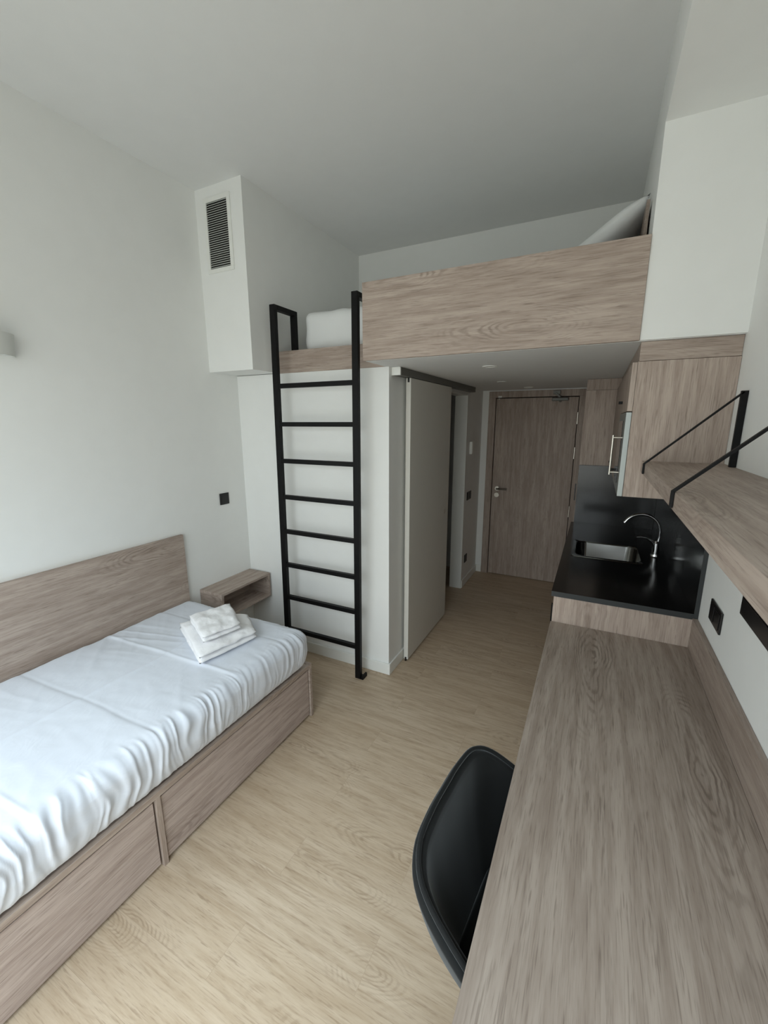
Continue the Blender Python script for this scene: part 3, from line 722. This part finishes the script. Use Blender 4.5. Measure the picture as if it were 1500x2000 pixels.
# ------------------------------------------------------------------ wall shelf
HZ, HX = 1.624, 0.187
t = thing('wall_shelf', 'thick oak shelf along the right wall above the desk', 'shelf', (0.34, 1.3, HZ-0.046))
obj('board', boxes((HX, XR-0.001, 0.32, CY0-0.0015, HZ-0.046, HZ)), wood('y', 81, 0.88, 0.8), t, 0.001)
for y, lb in ((2.045, 'black steel bracket tying the shelf to the wall next to the oak cabinet'), (1.262, 'black steel bracket in the middle of the shelf, nearer the viewer'), (0.48, 'black steel bracket at the viewer end of the shelf')):
    if y < 1: continue
    b = bmesh.new(); th = 0.007; fx = HX-0.0045
    wd = 0.014
    bar(b, (fx, y, HZ-0.040), (fx, y, HZ+0.004), wd, th, (0, 1, 0))
    bar(b, (fx, y, HZ+0.001), (XR-0.013, y, 1.905), wd, th, (0, 1, 0))
    box(b, XR-0.023, XR-0.001, y-0.007, y+0.007, HZ+0.0008, 1.909)
    tag(obj('shelf_bracket', b, M['black_steel'], bevel=0.001), lb, 'bracket', 'black shelf brackets')

# ------------------------------------------------------------------ chair
ch = thing('desk_chair', 'dark grey velvet shell chair pushed under the desk', 'chair', (-0.050, 0.90, 0), math.radians(-6))
def cr_spline(P, n):
    out = []
    P = [P[0]]+P+[P[-1]]
    for i in range(1, len(P)-2):
        for k_ in range(n):
            s = k_/n; a, b_, c, d = P[i-1], P[i], P[i+1], P[i+2]
            out.append(0.5*((2*b_)+(c-a)*s+(2*a-5*b_+4*c-d)*s*s+(3*b_-a-3*c+d)*s**3))
    out.append(P[-2]); return out
half_r = [Vector(p) for p in ((-0.228, 0, 0.838), (-0.227, 0.09, 0.836), (-0.217, 0.175, 0.822), (-0.178, 0.232, 0.788), (-0.090, 0.262, 0.728), (0.03, 0.278, 0.655), (0.16, 0.270, 0.58))]
half_b = [Vector(p) for p in ((-0.150, 0, 0.44), (-0.147, 0.055, 0.44), (-0.135, 0.095, 0.44), (-0.10, 0.125, 0.44), (-0.04, 0.142, 0.44), (0.05, 0.148, 0.44), (0.15, 0.145, 0.44))]
def full(h): return [Vector((p.x, -p.y, p.z)) for p in h[:0:-1]]+h
rim = cr_spline(full(half_r), 5); bas = cr_spline(full(half_b), 5)
bm = bmesh.new(); rows = []; nv = 12
for k_ in range(nv+1):
    s = k_/nv; row = []
    for a, b_ in zip(rim, bas):
        p = a.lerp(b_, s)
        out = Vector((a.x+b_.x, a.y+b_.y, 0)); out = out.normalized() if out.length > 0.01 else Vector((1, 0, 0))
        p = p+out*0.014*math.sin(math.pi*min(1, s*1.1))*(1 if s < 1 else 0)
        row.append(bm.verts.new(p))
    rows.append(row)
for A, B in zip(rows, rows[1:]):
    for i in range(len(A)-1): bm.faces.new((A[i], A[i+1], B[i+1], B[i]))
sh = obj('backrest', bm, M['velvet'], ch, smooth=True, local=True)
so = sh.modifiers.new('thick', 'SOLIDIFY'); so.thickness = 0.034; so.offset = 0
bv = sh.modifiers.new('round', 'BEVEL'); bv.width = 0.013; bv.segments = 4; bv.limit_method = 'ANGLE'; bv.angle_limit = math.radians(50)
bm = bmesh.new(); tube(bm, [p+Vector((0, 0, 0.008)) for p in rim], 0.0065, 8)
obj('piping', bm, M['velvet'], sh, smooth=True, local=True)
def nodisp(p, n): return Vector((0, 0, 0.008*math.cos(p.x*6)*math.cos(p.y*6))) if n.length < 0.1 or n.z > 0.3 else Vector((0, 0, 0))
seat = soft_box('seat', -0.140, 0.225, -0.150, 0.150, 0.436, 0.515, 0.036, M['velvet'], nodisp, (20, 20, 6), parent=ch, local=True)
for sx_ in (1, -1):
    for sy_ in (1, -1):
        bm = bmesh.new(); tube(bm, [(0.07+sx_*0.07, sy_*0.07, 0.437), (0.07+sx_*0.10, sy_*0.10, 0.20), (0.07+sx_*0.13, sy_*0.13, 0.001)], [0.013, 0.012, 0.009], 14)
        obj('leg', bm, M['black_steel'], ch, smooth=True, local=True)
